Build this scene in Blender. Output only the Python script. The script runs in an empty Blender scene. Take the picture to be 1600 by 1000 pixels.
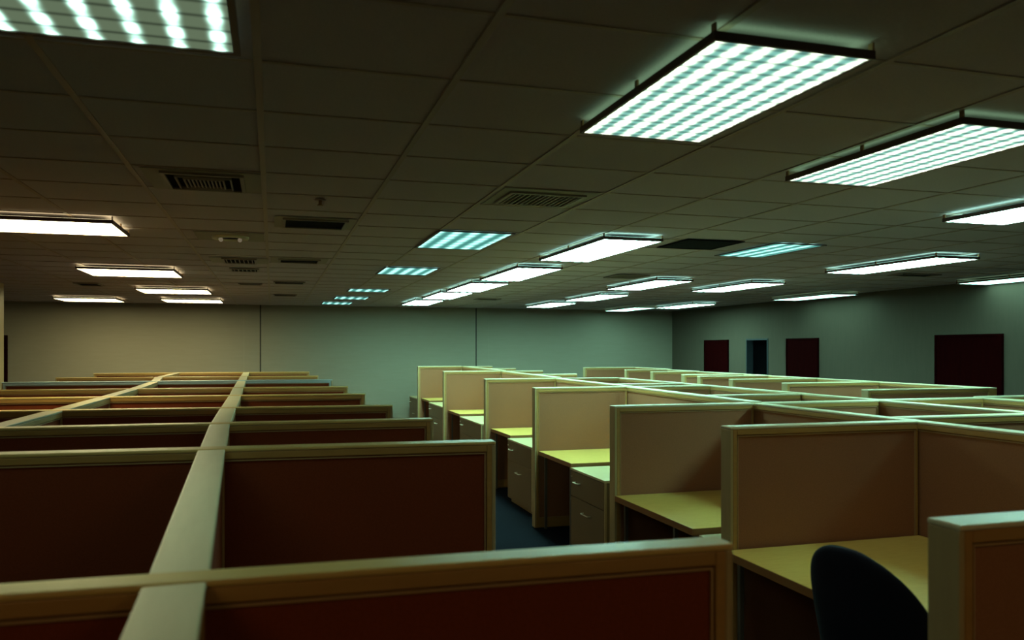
import bpy, bmesh, math, random
from mathutils import Vector, Matrix
random.seed(4)
PI = math.pi
R = math.radians
sc = bpy.context.scene
C = sc.collection

# ------------------------------------------------------------------ camera, world, exposure
cd = bpy.data.cameras.new('camera')
cam = bpy.data.objects.new('camera', cd)
C.objects.link(cam)
cam.location = (0, 0, 1.75)
cam.rotation_euler = (R(90), 0, R(-16.5))
cd.sensor_width = 36
cd.lens = 1265 / 1600 * 36
cd.shift_y = 46 / 1600
cd.clip_start = 0.05
cd.dof.use_dof = True
cd.dof.focus_distance = 8.0
cd.dof.aperture_fstop = 3.6
sc.camera = cam

w = bpy.data.worlds.new('world')
sc.world = w
w.use_nodes = True
w.node_tree.nodes['Background'].inputs[0].default_value = (0.30, 0.14, 0.07, 1)
w.node_tree.nodes['Background'].inputs[1].default_value = 0.004

sc.view_settings.view_transform = 'Standard'
sc.view_settings.look = 'None'
sc.view_settings.exposure = 0.0
sc.view_settings.gamma = 1.0
sc.view_settings.use_curve_mapping = False
sc.cycles.max_bounces = 8
sc.cycles.diffuse_bounces = 4
sc.cycles.sample_clamp_indirect = 4
sc.cycles.use_denoising = True
sc.cycles.use_light_tree = True

# light levels of the fixtures (all tuning is here)
WARM = (1.0, 0.88, 0.46)
COOL = (0.44, 1.0, 0.80)
S_COOL, S_WARM, S_DIM = 24.0, 11.0, 4.6
UP_COOL, UP_WARM, UP_NEAR = 3.6, 2.6, 0.8
CZ = 2.70                      # ceiling height
FZ = 2.642                     # underside of the hanging light fittings


# ------------------------------------------------------------------ materials
def mat(name, col, rough=0.6, metal=0.0, spec=0.5, noise=None, bump=None, col2=None, stretch=None):
    m = bpy.data.materials.new(name)
    m.use_nodes = True
    nt = m.node_tree
    b = nt.nodes['Principled BSDF']
    b.inputs['Roughness'].default_value = rough
    b.inputs['Metallic'].default_value = metal
    b.inputs['Specular IOR Level'].default_value = spec
    b.inputs['Base Color'].default_value = (*col, 1)
    tc = nt.nodes.new('ShaderNodeTexCoord')
    mp = nt.nodes.new('ShaderNodeMapping')
    nt.links.new(tc.outputs['Object'], mp.inputs[0])
    if stretch:
        mp.inputs['Scale'].default_value = stretch
    if noise:
        n = nt.nodes.new('ShaderNodeTexNoise')
        n.inputs['Scale'].default_value = noise
        n.inputs['Detail'].default_value = 5
        nt.links.new(mp.outputs[0], n.inputs['Vector'])
        r = nt.nodes.new('ShaderNodeValToRGB')
        c2 = col2 or tuple(c * 0.8 for c in col)
        r.color_ramp.elements[0].position = 0.3
        r.color_ramp.elements[1].position = 0.7
        r.color_ramp.elements[0].color = (*c2, 1)
        r.color_ramp.elements[1].color = (*col, 1)
        nt.links.new(n.outputs['Fac'], r.inputs[0])
        nt.links.new(r.outputs[0], b.inputs['Base Color'])
    if bump:
        sc_, st, dist = bump
        n2 = nt.nodes.new('ShaderNodeTexNoise')
        n2.inputs['Scale'].default_value = sc_
        n2.inputs['Detail'].default_value = 3
        nt.links.new(tc.outputs['Object'], n2.inputs['Vector'])
        bp = nt.nodes.new('ShaderNodeBump')
        bp.inputs['Strength'].default_value = st
        bp.inputs['Distance'].default_value = dist
        nt.links.new(n2.outputs['Fac'], bp.inputs['Height'])
        nt.links.new(bp.outputs[0], b.inputs['Normal'])
    return m


def fabric(name, col, col2):
    """woven cloth: two crossed fine waves with a little mottling"""
    m = mat(name, col, 0.95, spec=0.15, noise=170, col2=col2)
    nt = m.node_tree
    b = nt.nodes['Principled BSDF']
    tc = nt.nodes.new('ShaderNodeTexCoord')
    hs = []
    for d in ('X', 'Z'):
        wv = nt.nodes.new('ShaderNodeTexWave')
        wv.bands_direction = d
        wv.inputs['Scale'].default_value = 70
        wv.inputs['Distortion'].default_value = 1.5
        nt.links.new(tc.outputs['Object'], wv.inputs['Vector'])
        hs.append(wv)
    ad = nt.nodes.new('ShaderNodeMath')
    ad.operation = 'ADD'
    nt.links.new(hs[0].outputs['Fac'], ad.inputs[0])
    nt.links.new(hs[1].outputs['Fac'], ad.inputs[1])
    bp = nt.nodes.new('ShaderNodeBump')
    bp.inputs['Strength'].default_value = 0.35
    bp.inputs['Distance'].default_value = 0.001
    nt.links.new(ad.outputs[0], bp.inputs['Height'])
    nt.links.new(bp.outputs[0], b.inputs['Normal'])
    return m


def glow(name, col, strength):
    m = bpy.data.materials.new(name)
    m.use_nodes = True
    nt = m.node_tree
    for n in list(nt.nodes):
        if n.type == 'BSDF_PRINCIPLED':
            nt.nodes.remove(n)
    e = nt.nodes.new('ShaderNodeEmission')
    e.inputs[0].default_value = (*col, 1)
    e.inputs[1].default_value = strength
    nt.links.new(e.outputs[0], nt.nodes['Material Output'].inputs[0])
    return m


def diffuser_mat(name, lo_col, lo, hi_col, hi, px=0.105, py=0.05, ydip=0.5, sharp=1.5, rib=None, ribdip=0.5, off=0.0, ribpow=9.0):
    """lit prismatic panel: bright bands over the tubes (period px), cross modulation (period py), thin dark louvre ribs (period rib)"""
    m = glow(name, hi_col, hi)
    nt = m.node_tree
    e = [n for n in nt.nodes if n.type == 'EMISSION'][0]
    tc = nt.nodes.new('ShaderNodeTexCoord')
    sp = nt.nodes.new('ShaderNodeSeparateXYZ')
    nt.links.new(tc.outputs['Object'], sp.inputs[0])

    def math_(op, a, b=None, c=None):
        n = nt.nodes.new('ShaderNodeMath')
        n.operation = op
        for i, v in enumerate((a, b, c)):
            if v is None:
                continue
            if isinstance(v, (int, float)):
                n.inputs[i].default_value = v
            else:
                nt.links.new(v, n.inputs[i])
        return n.outputs[0]

    def wave(v, period, o=0.0):
        return math_('MULTIPLY_ADD', math_('COSINE', math_('MULTIPLY_ADD', v, 2 * PI / period, o)), 0.5, 0.5)

    nz = nt.nodes.new('ShaderNodeTexNoise')
    nz.inputs['Scale'].default_value = 7
    nt.links.new(tc.outputs['Object'], nz.inputs['Vector'])
    a = math_('POWER', wave(sp.outputs['X'], px, off), sharp)
    b = math_('MULTIPLY_ADD', wave(sp.outputs['Y'], py), ydip, 1 - ydip)
    f = math_('MULTIPLY', math_('MULTIPLY', a, b), math_('MULTIPLY_ADD', nz.outputs['Fac'], 1.6, 0.2))
    mix = nt.nodes.new('ShaderNodeMix')
    mix.data_type = 'RGBA'
    mix.inputs['A'].default_value = (*[c * lo for c in lo_col], 1)
    mix.inputs['B'].default_value = (*[c * hi for c in hi_col], 1)
    nt.links.new(f, mix.inputs['Factor'])
    out = mix.outputs['Result']
    if rib:
        d = math_('POWER', wave(sp.outputs['Y'], rib), ribpow)
        br = nt.nodes.new('ShaderNodeVectorMath')
        br.operation = 'SCALE'
        nt.links.new(out, br.inputs[0])
        nt.links.new(math_('MULTIPLY_ADD', d, -ribdip, 1.0), br.inputs['Scale'])
        out = br.outputs[0]
    nt.links.new(out, e.inputs[0])
    e.inputs[1].default_value = 1.0
    return m


M = {}
M['rail'] = mat('rail_laminate', (0.44, 0.25, 0.075), 0.42, noise=6, col2=(0.39, 0.22, 0.065), stretch=(1, 8, 8))
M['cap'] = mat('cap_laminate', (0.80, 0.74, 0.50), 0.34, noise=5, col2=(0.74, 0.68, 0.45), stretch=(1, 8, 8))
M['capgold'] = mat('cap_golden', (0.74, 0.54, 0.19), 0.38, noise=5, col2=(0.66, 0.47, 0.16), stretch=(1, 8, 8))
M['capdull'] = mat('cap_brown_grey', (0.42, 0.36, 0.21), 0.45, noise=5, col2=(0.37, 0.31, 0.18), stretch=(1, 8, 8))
M['end'] = mat('end_trim', (0.46, 0.37, 0.19), 0.42, noise=5, col2=(0.42, 0.33, 0.17), stretch=(8, 8, 1))
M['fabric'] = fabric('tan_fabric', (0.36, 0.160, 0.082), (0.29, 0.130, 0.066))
M['fabric_shaded'] = fabric('shaded_red_brown_fabric', (0.23, 0.048, 0.016), (0.185, 0.039, 0.013))  # left block's light falloff and reddish shade painted into the cloth colour
M['bead'] = mat('bead', (0.42, 0.26, 0.12), 0.5)
M['steel_blue'] = mat('blue_grey_metal', (0.42, 0.55, 0.58), 0.35)
M['desk'] = mat('oak_laminate', (0.88, 0.62, 0.17), 0.33, noise=7, col2=(0.80, 0.53, 0.12), stretch=(2, 14, 2))
M['edge'] = mat('edge_band', (0.26, 0.12, 0.035), 0.5)
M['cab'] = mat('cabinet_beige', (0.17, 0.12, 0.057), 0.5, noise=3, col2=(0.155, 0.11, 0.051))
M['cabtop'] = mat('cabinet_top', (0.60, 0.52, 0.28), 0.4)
M['chrome'] = mat('handle_metal', (0.75, 0.70, 0.55), 0.3, metal=0.2)
M['grey'] = mat('grey_metal', (0.18, 0.17, 0.15), 0.45, metal=0.6)
M['black'] = mat('black_plastic', (0.012, 0.012, 0.014), 0.5)
M['chair'] = mat('navy_cloth', (0.010, 0.015, 0.032), 0.9, spec=0.2, noise=200, bump=(400, 0.3, 0.001))
M['carpet'] = mat('blue_carpet', (0.004, 0.006, 0.011), 0.95, spec=0.05, noise=60, col2=(0.004, 0.0065, 0.012), bump=(300, 0.6, 0.004))
M['tile'] = mat('ceiling_tile', (0.60, 0.51, 0.54), 0.95, spec=0.1, noise=90, col2=(0.55, 0.465, 0.495), bump=(120, 0.5, 0.003))
M['tbar'] = mat('tee_bar', (0.46, 0.34, 0.28), 0.5)
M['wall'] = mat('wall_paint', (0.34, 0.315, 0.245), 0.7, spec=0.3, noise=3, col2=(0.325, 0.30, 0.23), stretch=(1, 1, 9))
M['wallright'] = mat('wall_paint_shaded', (0.12, 0.10, 0.075), 0.8, spec=0.1, noise=3, col2=(0.11, 0.094, 0.07), stretch=(1, 9, 1))  # weak light on the right wall is put into this darker paint
M['seam'] = mat('wall_seam', (0.05, 0.045, 0.035), 0.6)
M['seamlight'] = mat('wall_seam_light', (0.36, 0.33, 0.25), 0.6)
M['door'] = mat('dark_red_door', (0.02, 0.0008, 0.001), 0.9, spec=0.02, noise=3, col2=(0.014, 0.0005, 0.0008), stretch=(8, 8, 1))
M['bluewall'] = mat('blue_grey_frame', (0.035, 0.05, 0.065), 0.7)
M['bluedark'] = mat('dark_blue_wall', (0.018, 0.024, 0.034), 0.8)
M['housing'] = mat('fixture_housing', (0.10, 0.055, 0.045), 0.45)
M['bronze'] = mat('bracket_metal', (0.35, 0.20, 0.09), 0.4, metal=0.4)
M['vent'] = mat('vent_metal', (0.30, 0.24, 0.19), 0.45)
M['dark'] = mat('duct_dark', (0.004, 0.003, 0.003), 0.9, spec=0.05)
M['ventplate'] = mat('vent_plate', (0.36, 0.31, 0.24), 0.6)
M['d_near'] = diffuser_mat('lit_panel_near', (0.28, 0.72, 0.60), 0.80, (0.85, 1.0, 0.72), 7.5, px=0.084, py=0.088, ydip=0.7, sharp=1.9, rib=0.050, ribdip=0.62, ribpow=2.0)
M['d_streak'] = diffuser_mat('lit_panel_streaky', (0.24, 0.33, 0.20), 0.50, (0.55, 1.0, 0.80), 8.0, px=0.118, py=0.150, ydip=0.75, sharp=5.5, rib=0.100, ribdip=0.65, off=0.6)
M['d_recess'] = diffuser_mat('lit_panel_recessed', (0.10, 0.42, 0.36), 0.70, (0.42, 1.0, 0.86), 2.2, px=0.145, py=0.16, ydip=0.5, sharp=1.6)
M['d_cool'] = diffuser_mat('lit_panel_cool', (0.72, 0.80, 0.80), 1.0, COOL, S_COOL * 1.9, px=0.125, py=0.3, ydip=0.1, sharp=0.9)
M['d_warm'] = diffuser_mat('lit_panel_warm', WARM, 6.0, WARM, S_WARM * 1.6, px=0.105, py=0.3, ydip=0.1, sharp=0.6)
M['d_dim'] = diffuser_mat('lit_panel_dim', COOL, 1.6, COOL, S_DIM * 1.6, px=0.105, py=0.3, ydip=0.1, sharp=0.6)
M['up_near'] = glow('uplight_near', (0.5, 1.0, 0.55), UP_NEAR)
M['d_rear'] = diffuser_mat('lit_panel_rear', (1.0, 0.66, 0.27), 1.7, (1.0, 0.66, 0.27), 3.0, px=0.105, py=0.3, ydip=0.1, sharp=0.6)
M['up_cool'] = glow('uplight_cool', COOL, UP_COOL)
M['up_warm'] = glow('uplight_warm', WARM, UP_WARM)
M['bulb'] = glow('faint_bulb', (1.0, 0.8, 0.5), 0.15)


# ------------------------------------------------------------------ mesh helpers
def bx(bm, x0, x1, y0, y1, z0, z1, bevel=0.0):
    vs = [bm.verts.new((x, y, z)) for x in (x0, x1) for y in (y0, y1) for z in (z0, z1)]
    idx = [(0, 1, 3, 2), (4, 6, 7, 5), (0, 4, 5, 1), (2, 3, 7, 6), (0, 2, 6, 4), (1, 5, 7, 3)]
    fs = [bm.faces.new([vs[i] for i in f]) for f in idx]
    if bevel:
        es = list({e for f in fs for e in f.edges})
        bmesh.ops.bevel(bm, geom=es, offset=bevel, segments=2, profile=0.6, affect='EDGES')


def cyl(bm, c, r, h, axis='Z', n=20, r2=None):
    m = Matrix.Translation(c)
    if axis == 'X':
        m = m @ Matrix.Rotation(PI / 2, 4, 'Y')
    if axis == 'Y':
        m = m @ Matrix.Rotation(PI / 2, 4, 'X')
    bmesh.ops.create_cone(bm, cap_ends=True, segments=n, radius1=r, radius2=r if r2 is None else r2, depth=h, matrix=m)


def tube(bm, pts, r, n=8):
    pts = [Vector(p) for p in pts]
    rings = []
    for i, p in enumerate(pts):
        a = pts[max(i - 1, 0)]
        b = pts[min(i + 1, len(pts) - 1)]
        t = (b - a).normalized()
        u = t.orthogonal().normalized() if i == 0 else (u - t * u.dot(t)).normalized()
        v = t.cross(u)
        rings.append([bm.verts.new(p + r * (math.cos(2 * PI * k / n) * u + math.sin(2 * PI * k / n) * v)) for k in range(n)])
    for a, b in zip(rings, rings[1:]):
        for k in range(n):
            bm.faces.new((a[k], a[(k + 1) % n], b[(k + 1) % n], b[k]))
    bm.faces.new(rings[0][::-1])
    bm.faces.new(rings[-1])


def obj(name, bm, m, parent=None, smooth=False):
    me = bpy.data.meshes.new(name)
    bmesh.ops.recalc_face_normals(bm, faces=bm.faces[:])
    bm.to_mesh(me)
    bm.free()
    me.materials.append(m)
    if smooth:
        for p in me.polygons:
            p.use_smooth = True
    o = bpy.data.objects.new(name, me)
    C.objects.link(o)
    if parent:
        o.parent = parent
    return o


def box_obj(name, ext, m, parent=None, bevel=0.0):
    bm = bmesh.new()
    bx(bm, *ext, bevel=bevel)
    return obj(name, bm, m, parent)


def thing(name, label, cat, loc=(0, 0, 0), rz=0.0, group=None):
    o = bpy.data.objects.new(name, None)
    C.objects.link(o)
    o.location = loc
    o.rotation_euler = (0, 0, rz)
    o.empty_display_size = 0.1
    o['label'] = label
    o['category'] = cat
    if group:
        o['group'] = group
    return o


def dup(root, loc, label, group=None):
    r = root.copy()
    C.objects.link(r)
    r.location = loc
    r['label'] = label
    if group:
        r['group'] = group
    for ch in list(root.children):
        c = ch.copy()
        C.objects.link(c)
        c.parent = r
        for g in list(ch.children):
            d = g.copy()
            C.objects.link(d)
            d.parent = c
    return r


def struct(name, bm, m, label):
    o = obj(name, bm, m)
    o['kind'] = 'structure'
    o['label'] = label
    return o


# ------------------------------------------------------------------ the room
XL, XR, YB, YN = -7.2, 9.5, 18.1, -2.5
b = bmesh.new(); bx(b, XL - .2, XR + .2, YN - .2, YB + .2, -0.1, 0)
struct('floor', b, M['carpet'], 'dark blue office carpet')
b = bmesh.new(); bx(b, XL - .2, XR + .2, YN - .2, YB + .2, CZ, CZ + 0.12)
struct('ceiling', b, M['tile'], 'suspended ceiling of textured beige tiles')
b = bmesh.new(); bx(b, XL, XR, YB, YB + .15, 0, CZ)
struct('wall_back', b, M['wall'], 'plain beige wall at the far end')
b = bmesh.new(); bx(b, XL - .15, XL, YN, YB, 0, CZ)
struct('wall_left', b, M['wall'], 'plain beige wall on the left')
b = bmesh.new(); bx(b, XL, XR, YN - .15, YN, 0, CZ)
struct('wall_near', b, M['wall'], 'plain wall behind the camera')
# right wall: with an open doorway
DY0, DY1, DH = 14.05, 14.83, 1.97
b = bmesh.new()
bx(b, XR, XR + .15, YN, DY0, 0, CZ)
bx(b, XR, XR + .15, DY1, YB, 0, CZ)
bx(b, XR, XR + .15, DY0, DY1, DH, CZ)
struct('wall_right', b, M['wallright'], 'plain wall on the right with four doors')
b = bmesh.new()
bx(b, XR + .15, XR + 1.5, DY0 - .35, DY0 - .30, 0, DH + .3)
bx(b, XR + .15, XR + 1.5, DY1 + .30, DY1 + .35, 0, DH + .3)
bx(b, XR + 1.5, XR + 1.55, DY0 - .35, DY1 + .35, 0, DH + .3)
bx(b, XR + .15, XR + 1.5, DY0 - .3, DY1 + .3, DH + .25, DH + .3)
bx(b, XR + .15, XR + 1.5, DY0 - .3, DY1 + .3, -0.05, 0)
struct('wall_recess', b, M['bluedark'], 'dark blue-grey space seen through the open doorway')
b = bmesh.new()
bx(b, XR - .012, XR + .14, DY1 - .03, DY1, 0, DH)
bx(b, XR - .012, XR + .14, DY0, DY0 + .03, 0, DH)
bx(b, XR - .012, XR + .14, DY0 + .03, DY1 - .03, DH - .03, DH)
struct('trim_1', b, M['bluewall'], 'blue-grey frame of the open doorway')

for n, (y0, y1, h, lab) in enumerate([(15.5, 16.5, 1.96, 'dark red door nearest the far corner of the right wall'),
                                      (12.48, 13.42, 1.96, 'dark red door just right of the open doorway'),
                                      (8.62, 9.78, 1.965, 'widest dark red door, nearest on the right wall')]):
    e = thing('door_%d' % (n + 1), lab, 'door', (XR, (y0 + y1) / 2, 0))
    e['kind'] = 'structure'
    hw = (y1 - y0) / 2
    box_obj('door_leaf', (-.03, -.002, -hw + .03, hw - .03, 0.01, h - .03), M['door'], e, .004)
    b = bmesh.new()
    bx(b, -.04, -.001, -hw, -hw + .028, 0, h); bx(b, -.04, -.001, hw - .028, hw, 0, h)
    bx(b, -.04, -.001, -hw + .028, hw - .028, h - .028, h)
    obj('door_frame', b, M['door'], e)
    b = bmesh.new()
    cyl(b, (-.045, hw - .12, 0.98), .012, .04, 'X')
    bmesh.ops.create_uvsphere(b, u_segments=14, v_segments=8, radius=.026, matrix=Matrix.Translation((-.075, hw - .12, .98)))
    obj('door_knob', b, M['chrome'], e, True)

e = thing('door_4', 'dark red-brown door at the left end of the far wall', 'door', (-5.47, YB, 0))
e['kind'] = 'structure'
box_obj('door_leaf', (-.45, .45, -.03, -.002, .01, 2.0), M['door'], e, .004)
b = bmesh.new()
bx(b, -.48, -.452, -.04, -.001, 0, 2.03); bx(b, .452, .48, -.04, -.001, 0, 2.03); bx(b, -.452, .452, -.04, -.001, 2.002, 2.03)
obj('door_frame', b, M['door'], e)
b = bmesh.new(); cyl(b, (.40, -.05, 1.78), .03, .05, 'Y'); obj('door_closer_knob', b, M['door'], e, True)

for n, (x, wd, m, lab) in enumerate([(-.24, .03, 'seam', 'dark joint strip on the far wall, left one'),
                                     (4.50, .03, 'seam', 'dark joint strip on the far wall, right one'),
                                     (-.577, .008, 'seamlight', 'faint joint left of the dark strip on the far wall'),
                                     (4.79, .008, 'seamlight', 'faint joint right of the dark strip on the far wall')]):
    b = bmesh.new(); bx(b, x - wd / 2, x + wd / 2, YB - .008, YB - .0005, 0, CZ - .001)
    struct('trim_%d' % (n + 2), b, M[m], lab)
b = bmesh.new()
for x0, x1 in ((XL + .001, -5.96), (-4.98, XR - .02)):
    bx(b, x0, x1, YB - .015, YB - .001, 0, .09)
struct('baseboard_back', b, M['seam'], 'dark skirting along the far wall')

# ceiling grid: tee bars both ways, standing a few millimetres proud of the tiles
gx = [-.046 + .663 * k for k in range(-11, 15)]
gy = [2.79 + .583 * k for k in range(-9, 27)]
gx = [x for x in gx if XL < x < XR]
gy = [y for y in gy if YN < y < YB]
b = bmesh.new()
for x in gx:
    bx(b, x - .013, x + .013, YN, YB - .002, CZ - .006, CZ - .0005)
for y in gy:
    xs = [XL] + gx + [XR]
    for a, c in zip(xs, xs[1:]):
        if c - a > .05:
            bx(b, a + .014, c - .014, y - .009, y + .009, CZ - .0045, CZ - .0005)
struct('trim_6', b, M['tbar'], 'grid of tee bars carrying the ceiling tiles')

# square column at the left edge
b = bmesh.new(); bx(b, -4.19, -3.69, 12.7, 13.2, 0.001, CZ - .007)
o = obj('column', b, M['end']); o['label'] = 'square beige column at the left edge, in front of the far wall'; o['category'] = 'column'


# ------------------------------------------------------------------ light fittings
def fixture(name, label, cx, cy, lx, ly, dm, um=None, group=None, recessed=False):
    z = CZ if recessed else FZ
    if not recessed:
        cx, cy, lx, ly = cx * KF, cy * KF, lx * KF, ly * KF
    t = thing(name, label, 'ceiling light', (cx, cy, z), 0, group)
    a, c = lx / 2, ly / 2
    fr = .022
    if recessed:
        bm = bmesh.new()
        z0, z1 = -.016, -.007
        bx(bm, -a - fr, a + fr, -c - fr, -c, z0, z1); bx(bm, -a - fr, a + fr, c, c + fr, z0, z1)
        bx(bm, -a - fr, -a, -c, c, z0, z1); bx(bm, a, a + fr, -c, c, z0, z1)
        obj('bezel', bm, M['housing'], t)
        box_obj('diffuser', (-a, a, -c, c, -.012, -.008), dm, t)
        return t
    bm = bmesh.new()
    fr = .012
    bx(bm, -a - fr, a + fr, -c - fr, -c, 0, .026); bx(bm, -a - fr, a + fr, c, c + fr, 0, .026)
    bx(bm, -a - fr, -a, -c, c, 0, .026); bx(bm, a, a + fr, -c, c, 0, .026)
    bx(bm, -a, a, -c, c, .018, .022)
    obj('housing', bm, M['housing'], t)
    box_obj('diffuser', (-a, a, -c, c, .003, .009), dm, t)
    bm = bmesh.new()
    s = .035
    bx(bm, -a, -a + s, -c, c, .0225, .0285); bx(bm, a - s, a, -c, c, .0225, .0285)
    bx(bm, -a + s, a - s, -c, -c + s, .0225, .0285); bx(bm, -a + s, a - s, c - s, c, .0225, .0285)
    obj('uplight', bm, um, t)
    for px, py in ((-a - fr / 2, 0), (a + fr / 2, 0), (-a - fr / 2, c), (a + fr / 2, c), (-a - fr / 2, -c), (a + fr / 2, -c)):
        bm = bmesh.new()
        bx(bm, px - .0035, px + .0035, py - .010, py + .010, .0262, CZ - FZ - .0065)
        obj('bracket', bm, M['bronze'], t)
    return t


KF = (FZ - 1.75) / .86
GP = 'hanging fluorescent lights over the right side'
big = fixture('hanging_light', 'largest square-looking bright ceiling light in the picture, nearest on the right', 1.445, 2.505, .515, 1.0, M['d_near'], M['up_near'], GP)
fixture('hanging_light', 'long bright ceiling light cut by the right edge of the picture, beside the largest one', 2.78, 3.02, .50, 1.09, M['d_near'], M['up_near'], GP)
p0 = fixture('hanging_light', 'hanging light touching the dark square ceiling hatch', 2.735, 6.65, .49, 1.58, M['d_cool'], M['up_cool'], GP)
for x, y, lab in [(2.735, 8.98, 'second light from the front in the receding row behind the hatch light'),
                  (2.735, 11.02, 'third light from the front in the receding row behind the hatch light'),
                  (2.70, 12.86, 'fourth light from the front in the receding row, one before its last'),
                  (2.66, 14.88, 'last light of the receding row, closest to the far wall above the aisle'),
                  (4.86, 9.98, 'foremost of the three lights right of the receding row, beyond the striped vent'),
                  (5.22, 12.67, 'middle of the three small lights right of the receding row'),
                  (5.22, 15.0, 'rearmost of the three small lights right of the receding row, by the far wall'),
                  (7.92, 14.58, 'hanging light in front of the one nearest the far right corner'),
                  (6.23, 10.0, 'hanging light behind the flat teal light, above the second block'),
                  (6.23, 6.95, 'long hanging light in front of the red doors, right of the flat teal light')]:
    dup(p0, (x * KF, y * KF, FZ), lab)
pd = fixture('hanging_light', 'light cut by the right edge, over the widest red door', 8.88, 7.75, .49, 1.58, M['d_dim'], M['up_near'], GP)
dup(pd, (8.63 * KF, 11.5 * KF, FZ), 'hanging light close to the right wall, over the red door by the doorway')
dup(pd, (7.42 * KF, 16.1 * KF, FZ), 'shortest hanging light, near the far right corner of the room')
dup(p0, (4.60 * KF, 3.62 * KF, FZ), 'light cut by the right edge, just under the second largest one')

GL = 'warm hanging lights on the left side'
l0 = fixture('hanging_light', 'largest warm white light on the left, cut by the left edge', -1.53, 6.42, .95, .66, M['d_warm'], M['up_warm'], GL)
l1 = fixture('hanging_light', 'warm white light second from the front on the left', -1.52, 10.03, .96, .88, M['d_warm'], M['up_warm'], GL)
for x, y, lab in [(-1.39, 13.05, 'warm white light third from the front on the left'),
                  (-3.06, 15.72, 'leftmost small warm light just before the far wall'),
                  (-1.36, 15.55, 'small warm light before the far wall, right of the leftmost small one')]:
    dup(l1, (x * KF, y * KF, FZ), lab)

# the same kind of fittings go on behind the camera
rear = fixture('hanging_light', 'warm hanging light behind the camera on the left', -1.2, -.55, .96, .88, M['d_rear'], M['up_near'], GL)
dup(rear, (1.60, -.60, FZ), 'warm hanging light behind the camera on the right')

GR = 'flat recessed lights with teal stripes'
fixture('recessed_light', 'large recessed light with teal streaks in the top left corner', -.735, 2.13, 1.235, 1.14, M['d_streak'], None, GR, True)
for x0, x1, y0, y1, lab in [(1.28, 1.87, 6.31, 7.39, 'recessed teal striped light above the middle, nearest of its row'),
                            (1.25, 1.85, 9.26, 10.12, 'second recessed teal striped light in the middle row'),
                            (1.17, 1.76, 12.74, 13.28, 'third recessed teal striped light in the middle row'),
                            (1.10, 1.67, 14.72, 15.36, 'fourth recessed teal striped light in the middle row'),
                            (.98, 1.54, 16.45, 17.17, 'rearmost recessed teal striped light in the middle row'),
                            (4.27, 4.77, 6.21, 7.18, 'recessed teal striped light right of the dark square hatch')]:
    fixture('recessed_light', lab, (x0 + x1) / 2, (y0 + y1) / 2, x1 - x0, y1 - y0, M['d_recess'], None, GR, True)


# ------------------------------------------------------------------ vents and other ceiling pieces
def vent(label, cx, cy, lx, ly, plate=True, slats=0, axis='Y', dark=True, px=.30, py=.285, group='ceiling vents', ring2=False):
    t = thing('ceiling_vent', label, 'vent', (cx, cy, CZ), 0, group)
    a, c = lx / 2, ly / 2
    if plate:
        box_obj('face_plate', (-px, px, -py, py, -.009, -.007), M['ventplate'], t)
    box_obj('duct_opening', (-a, a, -c, c, -.013, -.0095), M['dark'], t)
    bm = bmesh.new()
    fr = .022
    bx(bm, -a - fr, a + fr, -c - fr, -c, -.022, -.0095); bx(bm, -a - fr, a + fr, c, c + fr, -.022, -.0095)
    bx(bm, -a - fr, -a, -c, c, -.022, -.0095); bx(bm, a, a + fr, -c, c, -.022, -.0095)
    obj('frame', bm, M['vent'], t)
    if ring2:
        for k, off in enumerate((.045, .085)):
            bm = bmesh.new()
            aa, cc = a - off, c - off
            q = .008
            bx(bm, -aa, aa, -cc, -cc + q, -.026, -.0135); bx(bm, -aa, aa, cc - q, cc, -.026, -.0135)
            bx(bm, -aa, -aa + q, -cc + q, cc - q, -.026, -.0135); bx(bm, aa - q, aa, -cc + q, cc - q, -.026, -.0135)
            obj('vane_ring', bm, M['vent'], t)
        a, c = a - .10, c - .10
    for k in range(slats):
        bm = bmesh.new()
        if axis == 'Y':
            x = -a + 2 * a * (k + .5) / slats
            bx(bm, x - .004, x + .004, -c, c, -.024, -.0135)
        else:
            y = -c + 2 * c * (k + .5) / slats
            bx(bm, -a, a, y - .004, y + .004, -.024, -.0135)
        obj('slat', bm, M['vent'], t)
    return t


vent('square louvred air diffuser with nested rings, nearest vent on the left', -.36, 4.84, .38, .42, slats=9, ring2=True)
vent('wide striped air vent in the ceiling right of the middle', 1.60, 4.80, .44, .34, slats=14, px=.30, py=.27)
vent('largest black ceiling slot, above the aisle', .305, 6.22, .42, .38, px=.29, py=.27)
vent('second black ceiling slot in line behind the largest one', .275, 8.88, .38, .28, px=.29, py=.27)
vent('third black ceiling slot in line, small', .23, 11.80, .38, .30, plate=False)
vent('rearmost black ceiling slot in line, near the far wall', .215, 14.55, .34, .28, plate=False)
vent('striped vent left of the second black slot', -.33, 9.05, .30, .40, slats=7, px=.29, py=.27)
vent('small striped vent directly behind the other striped one on the left', -.31, 10.06, .28, .28, slats=6, plate=False)
vent('small dark vent between the warm lights on the left', -2.53, 12.93, .28, .45, plate=False)
vent('small dark vent close to the far wall on the left of the recessed lights', -.30, 12.2, .28, .16, plate=False)
vent('striped vent in front of the three small lights on the right', 4.36, 9.55, .40, .42, slats=5, axis='X', plate=False)
vent('small dark vent in front of the far wall above the right block', 3.85, 14.62, .40, .32, plate=False)
vent('dark vent behind the long hanging light by the right wall', 7.75, 8.33, .55, .22, plate=False)

t = thing('ceiling_hatch', 'dark square opening in the ceiling beside a hanging light', 'hatch', (3.68, 6.49, CZ))
box_obj('opening', (-.24, .24, -.25, .25, -.012, -.0085), mat('hatch_dark', (.008, .010, .014), .9, spec=0.05), t)
bm = bmesh.new()
bx(bm, -.28, .28, -.29, -.25, -.014, -.007); bx(bm, -.28, .28, .25, .29, -.014, -.007)
bx(bm, -.28, -.24, -.25, .25, -.014, -.007); bx(bm, .24, .28, -.25, .25, -.014, -.007)
obj('frame', bm, M['dark'], t)

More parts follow.
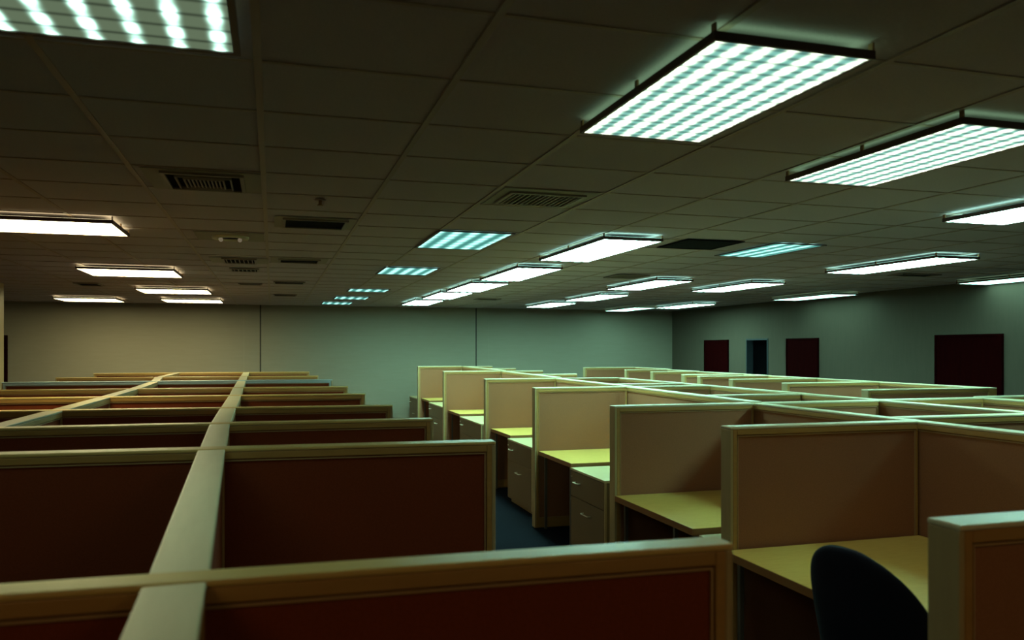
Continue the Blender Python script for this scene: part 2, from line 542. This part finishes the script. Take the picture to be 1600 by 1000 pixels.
t = thing('round_downlight', 'round ceiling downlight with two faintly glowing small bulbs', 'ceiling light', (-.335, 7.16, CZ))
box_obj('face_plate', (-.27, .27, -.26, .26, -.009, -.007), M['ventplate'], t)
bm = bmesh.new()
n = 28
for k in range(n):
    a0, a1 = 2 * PI * k / n, 2 * PI * (k + 1) / n
    vs = []
    for r_, z_ in ((.15, -.0095), (.145, -.028), (.115, -.030), (.110, -.0095)):
        vs.append([bm.verts.new((r_ * math.cos(q), r_ * math.sin(q), z_)) for q in (a0, a1)])
    for u, v in zip(vs, vs[1:]):
        bm.faces.new((u[0], u[1], v[1], v[0]))
bmesh.ops.remove_doubles(bm, verts=bm.verts[:], dist=1e-5)
obj('ring', bm, M['cap'], t, True)
bm = bmesh.new(); cyl(bm, (0, 0, -.012), .109, .004, n=28); obj('reflector', bm, M['dark'], t)
for sx in (-1, 1):
    bm = bmesh.new()
    bmesh.ops.create_uvsphere(bm, u_segments=14, v_segments=8, radius=.018, matrix=Matrix.Translation((sx * .075, 0, -.034)))
    obj('bulb', bm, M['bulb'], t, True)

t = thing('sprinkler', 'small sprinkler head on the ceiling in front of the largest black slot', 'sprinkler', (.29, 5.23, CZ))
bm = bmesh.new(); cyl(bm, (0, 0, -.010), .035, .006, n=20); obj('rosette', bm, M['tbar'], t, True)
bm = bmesh.new(); cyl(bm, (0, 0, -.026), .010, .025, n=12); cyl(bm, (0, 0, -.042), .018, .004, n=14); obj('nozzle', bm, M['bronze'], t, True)


# ------------------------------------------------------------------ cubicle partitions
def partition(label, x0, y0, x1, y1, h=1.365, th=.09, fab='fabric', free0=False, free1=False, group=None, cap='cap', rail='rail'):
    """a framed cloth screen from (x0,y0) to (x1,y1), standing on the floor"""
    L = math.hypot(x1 - x0, y1 - y0)
    t = thing('cubicle_screen', label, 'cubicle screen', ((x0 + x1) / 2, (y0 + y1) / 2, 0), math.atan2(y1 - y0, x1 - x0), group)
    a, c = L / 2 - .001, th / 2
    kick = .10
    s0 = .008 if not free0 else .022
    s1 = .008 if not free1 else .022
    e0 = .016 if free0 else 0
    e1 = .016 if free1 else 0
    r = .028
    bm = bmesh.new()
    bx(bm, -a + e0, -a + e0 + s0, -c, c, .002, h - .014, .003)
    bx(bm, a - e1 - s1, a - e1, -c, c, .002, h - .014, .003)
    bx(bm, -a + e0 + s0, a - e1 - s1, -c, c, h - .014 - r, h - .014, .003)
    bx(bm, -a + e0 + s0, a - e1 - s1, -c + .004, c - .004, .002, kick)
    obj('frame', bm, M[rail], t)
    X0, X1, Z0, Z1 = -a + e0 + s0, a - e1 - s1, kick, h - .014 - r
    box_obj('fabric_panel', (X0 + .001, X1 - .001, -c + .009, c - .009, Z0 + .001, Z1 - .001), M[fab], t)
    bm = bmesh.new()
    g, q = .004, .005
    for sy in (-1, 1):
        ya, yb = sorted((sy * (c - .0085), sy * (c - .003)))
        bx(bm, X0 + g, X1 - g, ya, yb, Z1 - g - q, Z1 - g)
        bx(bm, X0 + g, X0 + g + q, ya, yb, Z0 + g, Z1 - g - q)
        bx(bm, X1 - g - q, X1 - g, ya, yb, Z0 + g, Z1 - g - q)
    obj('bead', bm, M['bead'], t)
    bm = bmesh.new(); bx(bm, -a, a, -c - .002, c + .002, h - .013, h, .0045)
    obj('top_cap', bm, M[cap], t)
    for f, s in ((free0, -1), (free1, 1)):
        if f:
            xa, xb = sorted((s * a, s * (a - e0 if s < 0 else a - e1)))
            bm = bmesh.new(); bx(bm, xa, xb, -c, c, .002, h - .0135, .004)
            obj('end_trim', bm, M['end'], t)
    return t


# left block: cross screens from the aisle back to the left
G1 = 'cross screens of the left block'
lp = [(-3.3, 1.56, .88, 1.45, 'nearest cross screen of the left block, blurred across the bottom of the picture'),
      (-3.3, 3.56, .90, 3.31, 'second nearest cross screen of the left block, its free end at the aisle fully visible'),
      (-3.3, 4.62, .86, 4.48, 'third cross screen from the front in the left block'),
      (-3.3, 5.92, .80, 5.62, 'fourth cross screen from the front in the left block'),
      (-3.3, 7.42, .78, 7.14, 'fifth cross screen from the front in the left block'),
      (-3.3, 8.80, .76, 8.60, 'sixth cross screen from the front in the left block, just before the pale blue-grey one'),
      (-2.98, 10.62, .73, 10.46, 'pale blue-grey metal topped cross screen of the left block'),
      (-2.83, 12.38, .65, 12.20, 'cross screen just behind the pale blue-grey one, left block'),
      (-2.77, 14.50, .62, 14.46, 'rearmost cross screen of the left block, before the far wall')]
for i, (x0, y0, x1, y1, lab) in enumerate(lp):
    partition(lab, x0, y0, x1, y1, fab='fabric_shaded', free1=True, free0=i > 5, group=G1,
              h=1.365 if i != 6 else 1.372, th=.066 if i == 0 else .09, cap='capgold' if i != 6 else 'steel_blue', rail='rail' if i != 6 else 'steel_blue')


def y_on(p, x):
    return p[1] + (p[3] - p[1]) * (x - p[0]) / (p[2] - p[0])


# left spines, running away from the camera between the cross screens
sp1 = [(-.09, -.6), (-.155, 1.45), (-.225, 3.35), (-.262, 4.55), (-.28, 5.7), (-.30, 7.2), (-.33, 8.7), (-.36, 10.55), (-.39, 12.3), (-.42, 14.5)]
sp2 = [(-1.34, -.6), (-1.34, 1.5), (-1.35, 3.45), (-1.34, 4.6), (-1.32, 5.8), (-1.31, 7.3), (-1.31, 8.75), (-1.36, 10.6), (-1.52, 12.35), (-1.52, 14.5)]
ordw = ['nearest', 'second', 'third', 'fourth', 'fifth', 'sixth', 'seventh', 'eighth', 'ninth']
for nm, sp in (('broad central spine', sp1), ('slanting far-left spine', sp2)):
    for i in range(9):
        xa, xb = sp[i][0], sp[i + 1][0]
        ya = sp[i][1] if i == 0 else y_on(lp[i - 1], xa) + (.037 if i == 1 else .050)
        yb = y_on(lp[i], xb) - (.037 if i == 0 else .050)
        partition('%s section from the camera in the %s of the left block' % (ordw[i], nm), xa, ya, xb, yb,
                  fab='fabric_shaded', h=1.363, th=.095, cap='cap' if sp is sp1 else 'capdull', group='spine screens of the left block')

# right block: cross screens with a free end at the aisle
G2 = 'aisle-side cross screens of the right block'
rp = [(1.44, 1.465, 1.365, 'blurred cross screen end in the bottom right corner, in front of the chair'),
      (2.18, 3.59, 1.365, 'cross screen behind the dark chair, standing over its desk'),
      (2.235, 5.13, 1.365, 'third cross screen from the front along the right side of the aisle'),
      (2.465, 7.58, 1.375, 'fourth cross screen from the front along the right side of the aisle'),
      (2.57, 9.90, 1.380, 'fifth cross screen from the front along the right side of the aisle'),
      (2.69, 13.07, 1.393, 'sixth cross screen along the right side of the aisle, one before the last'),
      (2.857, 16.46, 1.407, 'last cross screen along the right side of the aisle, closest to the far wall')]
SPY = [(-.4, 3.38), (5.13, 3.37), (7.58, 3.50), (9.90, 3.56), (13.07, 3.72), (16.46, 3.83), (18, 3.88)]


def sx(y):
    for (ya, xa), (yb, xb) in zip(SPY, SPY[1:]):
        if y <= yb:
            return xa + (xb - xa) * (y - ya) / (yb - ya)
    return SPY[-1][1]


for x, y, h, lab in rp:
    partition(lab, x, y, sx(y) - .051, y, h, free0=True, group=G2)
ys = [-.4] + [r[1] for r in rp]
hs = [1.365] + [r[2] for r in rp]
for i in range(7):
    partition('%s section from the camera in the long spine behind the aisle desks' % ordw[i], sx(ys[i]), ys[i] + .001, sx(ys[i + 1]), ys[i + 1], hs[i + 1] - .002,
              group='spine screens of the right block')

# beyond the spine
G3 = 'cross screens beyond the first spine of the right block'
SX2 = 4.47
SX3 = 5.52
for x0, x1, y, h, lab in [(sx(3.81) + .052, SX2 - .048, 3.81, 1.364, 'cross screen beyond the spine, right of the screen behind the dark chair'),
                          (sx(5.15) + .052, SX2 - .048, 5.15, 1.364, 'cross screen beyond the spine, in line with the third aisle screen'),
                          (sx(6.10) + .052, SX2 - .048, 6.10, 1.364, 'short cross screen between the third and fourth aisle screens, beyond the spine'),
                          (sx(7.62) + .052, SX2 - .048, 7.62, 1.372, 'cross screen beyond the spine in line with the fourth aisle screen'),
                          (sx(8.20) + .052, SX2 - .048, 8.20, 1.372, 'cross screen beyond the spine just behind the line of the fourth aisle screen'),
                          (sx(9.95) + .052, SX2 - .048, 9.95, 1.378, 'cross screen beyond the spine in line with the fifth aisle screen'),
                          (sx(11.5) + .052, SX2 - .048, 11.5, 1.383, 'cross screen beyond the spine, between the fifth and sixth aisle screens'),
                          (sx(13.1) + .052, SX2 - .048, 13.1, 1.390, 'cross screen beyond the spine in line with the sixth aisle screen'),
                          (sx(14.7) + .052, SX2 - .048, 14.7, 1.395, 'cross screen beyond the spine, between the last two aisle screens'),
                          (sx(16.4) + .052, SX2 - .048, 16.4, 1.402, 'cross screen beyond the spine in line with the last aisle screen'),
                          (SX2 + .048, SX3 - .048, 3.84, 1.364, 'cross screen at the right edge, second cell beyond the spine'),
                          (SX2 + .048, SX3 - .048, 5.20, 1.364, 'cross screen two cells beyond the spine, left of the corner with the third spine'),
                          (SX3 + .048, 6.95, 5.30, 1.364, 'cross screen below the widest red door, at the right edge')]:
    partition(lab, x0, y, x1, y, h, group=G3)
yy = [1.5, 3.81, 5.15, 6.10, 7.62, 8.20, 9.95]
for i in range(6):
    partition('%s section from the camera in the second spine of the right block' % ordw[i], SX2, yy[i] + .001, SX2, yy[i + 1] + (.045 if i == 5 else 0), 1.362 + .002 * i,
              group='second spine of the right block')
for ya, yb, lab in [(1.5, 3.84, 'nearer section of the third spine of the right block'), (3.842, 5.245, 'farther section of the third spine of the right block')]:
    partition(lab, SX3, ya, SX3, yb, 1.362, group='third spine of the right block')

# second block toward the right wall, free ends facing left
G4 = 'cross screens of the block by the right wall'
SX4 = 6.98
q = [(5.46, 6.50, 1.365, 'nearest cross screen of the block below the red doors'),
     (5.65, 8.05, 1.367, 'second cross screen of the block below the red doors'),
     (5.66, 9.20, 1.370, 'third cross screen of the block below the red doors'),
     (5.82, 10.30, 1.372, 'fourth cross screen of the block below the red doors'),
     (5.92, 10.95, 1.376, 'fifth cross screen of the block below the red doors'),
     (6.12, 12.40, 1.380, 'sixth cross screen of the block below the red doors'),
     (6.12, 13.45, 1.386, 'seventh cross screen of the block below the red doors'),
     (5.85, 14.80, 1.400, 'rearmost cross screen of the block below the red doors')]
for i, (x, y, h, lab) in enumerate(q):
    partition(lab, x, y, SX4 - .048, y, h, free0=True, group=G4)
for i in range(7):
    partition('%s section from the camera in the spine of the block below the red doors' % ordw[i], SX4, q[i][1] + (.001 if i else -.045), SX4, q[i + 1][1] + (.045 if i == 6 else 0), q[i + 1][2] - .003,
              group='spine of the block by the right wall')


# ------------------------------------------------------------------ desks and pedestals
def desk(label, x0, x1, y0, y1, zt=.755):
    t = thing('office_desk', label, 'desk', (x0, y1, 0), 0, 'desks along the aisle')
    x1 = sx(y0) - .052
    W, D = x1 - x0, y1 - y0
    bm = bmesh.new(); bx(bm, .004, W, -D + .004, 0, zt - .038, zt, .002)
    obj('desktop', bm, M['desk'], t)
    bm = bmesh.new()
    bx(bm, 0, .0035, -D, 0, zt - .0385, zt - .0015)
    bx(bm, .0035, W, -D, -D + .0035, zt - .0385, zt - .0015)
    obj('edge_band', bm, M['edge'], t)
    for lx, ly in ((.06, -.05), (W - .06, -.05), (.06, -min(D, .80) + .05), (W - .06, -D + .05)):
        bm = bmesh.new(); bx(bm, lx - .012, lx + .012, ly - .012, ly + .012, .001, zt - .039, .002)
        obj('leg', bm, M['grey'], t)
    bm = bmesh.new(); bx(bm, W - .30, W - .285, -D + .07, -.07, .25, zt - .040)
    obj('modesty_panel', bm, M['edge'], t)
    return t


def pedestal(label, x0, y0, y1, zt=.725, dep=.62):
    dep = min(dep, sx(y0) - .055 - x0)
    t = thing('drawer_pedestal', label, 'cabinet', (x0, (y0 + y1) / 2, 0), 0, 'drawer pedestals along the aisle')
    a = (y1 - y0) / 2
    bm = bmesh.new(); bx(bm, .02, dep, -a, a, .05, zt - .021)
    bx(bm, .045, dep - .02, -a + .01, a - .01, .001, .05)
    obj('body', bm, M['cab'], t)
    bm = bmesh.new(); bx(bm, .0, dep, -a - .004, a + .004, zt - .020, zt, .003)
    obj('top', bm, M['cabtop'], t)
    zs = zt - .24
    bm = bmesh.new(); bx(bm, .002, .0195, -a + .022, a - .004, zs + .004, zt - .026, .002)
    d = obj('drawer', bm, M['cab'], t)
    bm = bmesh.new(); hb(bm, 0, a - .17, zs + .13, .11); obj('handle', bm, M['chrome'], d)
    bm = bmesh.new(); cyl(bm, (-.003, a - .04, zs + .17), .008, .01, 'X', 12); obj('lock', bm, M['chrome'], d)
    bm = bmesh.new(); bx(bm, .002, .0195, -a + .022, a - .004, .055, zs - .002, .002)
    d = obj('file_drawer', bm, M['cab'], t)
    bm = bmesh.new(); hb(bm, 0, 0, zs - .10, .15); obj('handle', bm, M['chrome'], d)
    bm = bmesh.new(); bx(bm, .004, .0195, -a, -a + .018, .05, zt - .022)
    obj('side_stile', bm, M['end'], t)
    return t


def hb(bm, x, y, z, L):
    tube(bm, [(x + .002, y - L / 2, z), (x - .022, y - L / 2, z), (x - .028, y - L / 2 + .012, z), (x - .028, y + L / 2 - .012, z), (x - .022, y + L / 2, z), (x + .002, y + L / 2, z)], .005)


desk('light oak desk with the dark chair in front of it', 2.145, 3.33, 2.20, 3.54)
desk('light oak desk behind the screen of the chair desk, second along the aisle', 2.235, 3.33, 4.02, 5.08)
desk('light oak desk beside the fourth aisle screen, third along the aisle', 2.50, 3.33, 6.62, 7.53)
desk('light oak desk beside the fifth aisle screen, fourth along the aisle', 2.64, 3.33, 8.98, 9.85)
desk('light oak desk beside the sixth aisle screen, fifth along the aisle', 2.765, 3.33, 12.17, 13.02)
desk('light oak desk closest to the far wall, last along the aisle', 2.93, 3.33, 15.55, 16.41)
pedestal('beige drawer cabinet mostly hidden behind the nearest blurred screen', 2.26, 3.645, 3.99)
pedestal('beige two-drawer cabinet between the third and fourth aisle screens', 2.485, 5.85, 6.60)
pedestal('beige drawer cabinet whose base meets the blue carpet in the aisle', 2.60, 8.06, 8.96)
pedestal('beige drawer cabinet between the fifth and sixth aisle screens', 2.75, 10.80, 12.10)
pedestal('beige drawer cabinet between the sixth and last aisle screens', 2.91, 14.0, 15.50, dep=.60)
pedestal('beige drawer cabinet beyond the last aisle screen, by the far wall', 2.90, 16.56, 17.75, dep=.60)


# ------------------------------------------------------------------ the chair
def chair(label, loc, rz):
    t = thing('office_chair', label, 'chair', loc, rz)          # faces local +Y
    # back: padded shell lofted from rounded sections
    rows = [(.50, .150, .030), (.53, .185, .040), (.60, .215, .046), (.70, .238, .048), (.80, .245, .047), (.90, .238, .045),
            (.99, .215, .042), (1.055, .182, .038), (1.10, .140, .033), (1.13, .092, .027), (1.148, .045, .018)]
    bm = bmesh.new()
    rings = []
    n = 28
    for z, hw, tk in rows:
        ring = []
        for k in range(n):
            a = 2 * PI * k / n
            cx, cy = math.cos(a), math.sin(a)
            x = hw * math.copysign(abs(cx) ** .8, cx)
            y = tk * math.copysign(abs(cy) ** .8, cy)
            wrap = .9 * (x * x)                                  # sides come forward a little
            lean = -.24 - .26 * (z - .5) + .03 * math.sin((z - .5) * 5)
            ring.append(bm.verts.new((x, y + wrap + lean, z)))
        rings.append(ring)
    for r0, r1 in zip(rings, rings[1:]):
        for k in range(n):
            bm.faces.new((r0[k], r0[(k + 1) % n], r1[(k + 1) % n], r1[k]))
    bm.faces.new(rings[0][::-1]); bm.faces.new(rings[-1])
    back = obj('backrest', bm, M['chair'], t, True)
    sub = back.modifiers.new('s', 'SUBSURF'); sub.levels = 1; sub.render_levels = 2
    # seat
    bm = bmesh.new()
    rings = []
    for z, sx, sy in ((.430, .20, .19), (.438, .235, .225), (.470, .25, .24), (.500, .245, .235), (.515, .21, .20), (.518, .10, .10)):
        ring = []
        for k in range(n):
            a = 2 * PI * k / n
            cx, cy = math.cos(a), math.sin(a)
            ring.append(bm.verts.new((sx * math.copysign(abs(cx) ** .6, cx), sy * math.copysign(abs(cy) ** .6, cy) + .01, z)))
        rings.append(ring)
    for r0, r1 in zip(rings, rings[1:]):
        for k in range(n):
            bm.faces.new((r0[k], r0[(k + 1) % n], r1[(k + 1) % n], r1[k]))
    bm.faces.new(rings[0][::-1]); bm.faces.new(rings[-1])
    obj('seat', bm, M['chair'], t, True)
    bm = bmesh.new(); tube(bm, [(0, -.05, .42), (0, -.22, .41), (0, -.31, .44), (0, -.325, .52), (0, -.335, .66)], .018, 10)
    obj('back_bar', bm, M['black'], t, True)
    bm = bmesh.new(); bx(bm, -.10, .10, -.10, .10, .405, .428, .004); cyl(bm, (0, 0, .30), .028, .21); cyl(bm, (0, 0, .16), .038, .12)
    obj('gas_lift', bm, M['black'], t, True)
    for k in range(5):
        a = 2 * PI * k / 5 + .3
        dx, dy = math.cos(a), math.sin(a)
        bm = bmesh.new(); tube(bm, [(dx * .03, dy * .03, .115), (dx * .16, dy * .16, .10), (dx * .29, dy * .29, .078)], .019, 8)
        lg = obj('base_arm', bm, M['black'], t, True)
        bm = bmesh.new()
        cyl(bm, (dx * .29, dy * .29, .031), .030, .045, 'X' if abs(dy) > abs(dx) else 'Y', 16)
        obj('castor', bm, M['black'], lg, True)
    for s in (-1, 1):
        bm = bmesh.new()
        tube(bm, [(s * .18, 0, .425), (s * .27, 0, .44), (s * .285, 0, .52), (s * .285, -.01, .63)], .014, 8)
        bx(bm, s * .285 - .03, s * .285 + .03, -.13, .12, .63, .66, .008)
        obj('armrest', bm, M['black'], t, True)
    return t


chair('dark navy cloth office chair drawn up to the nearest oak desk', (2.07, 2.15, 0), R(-80))
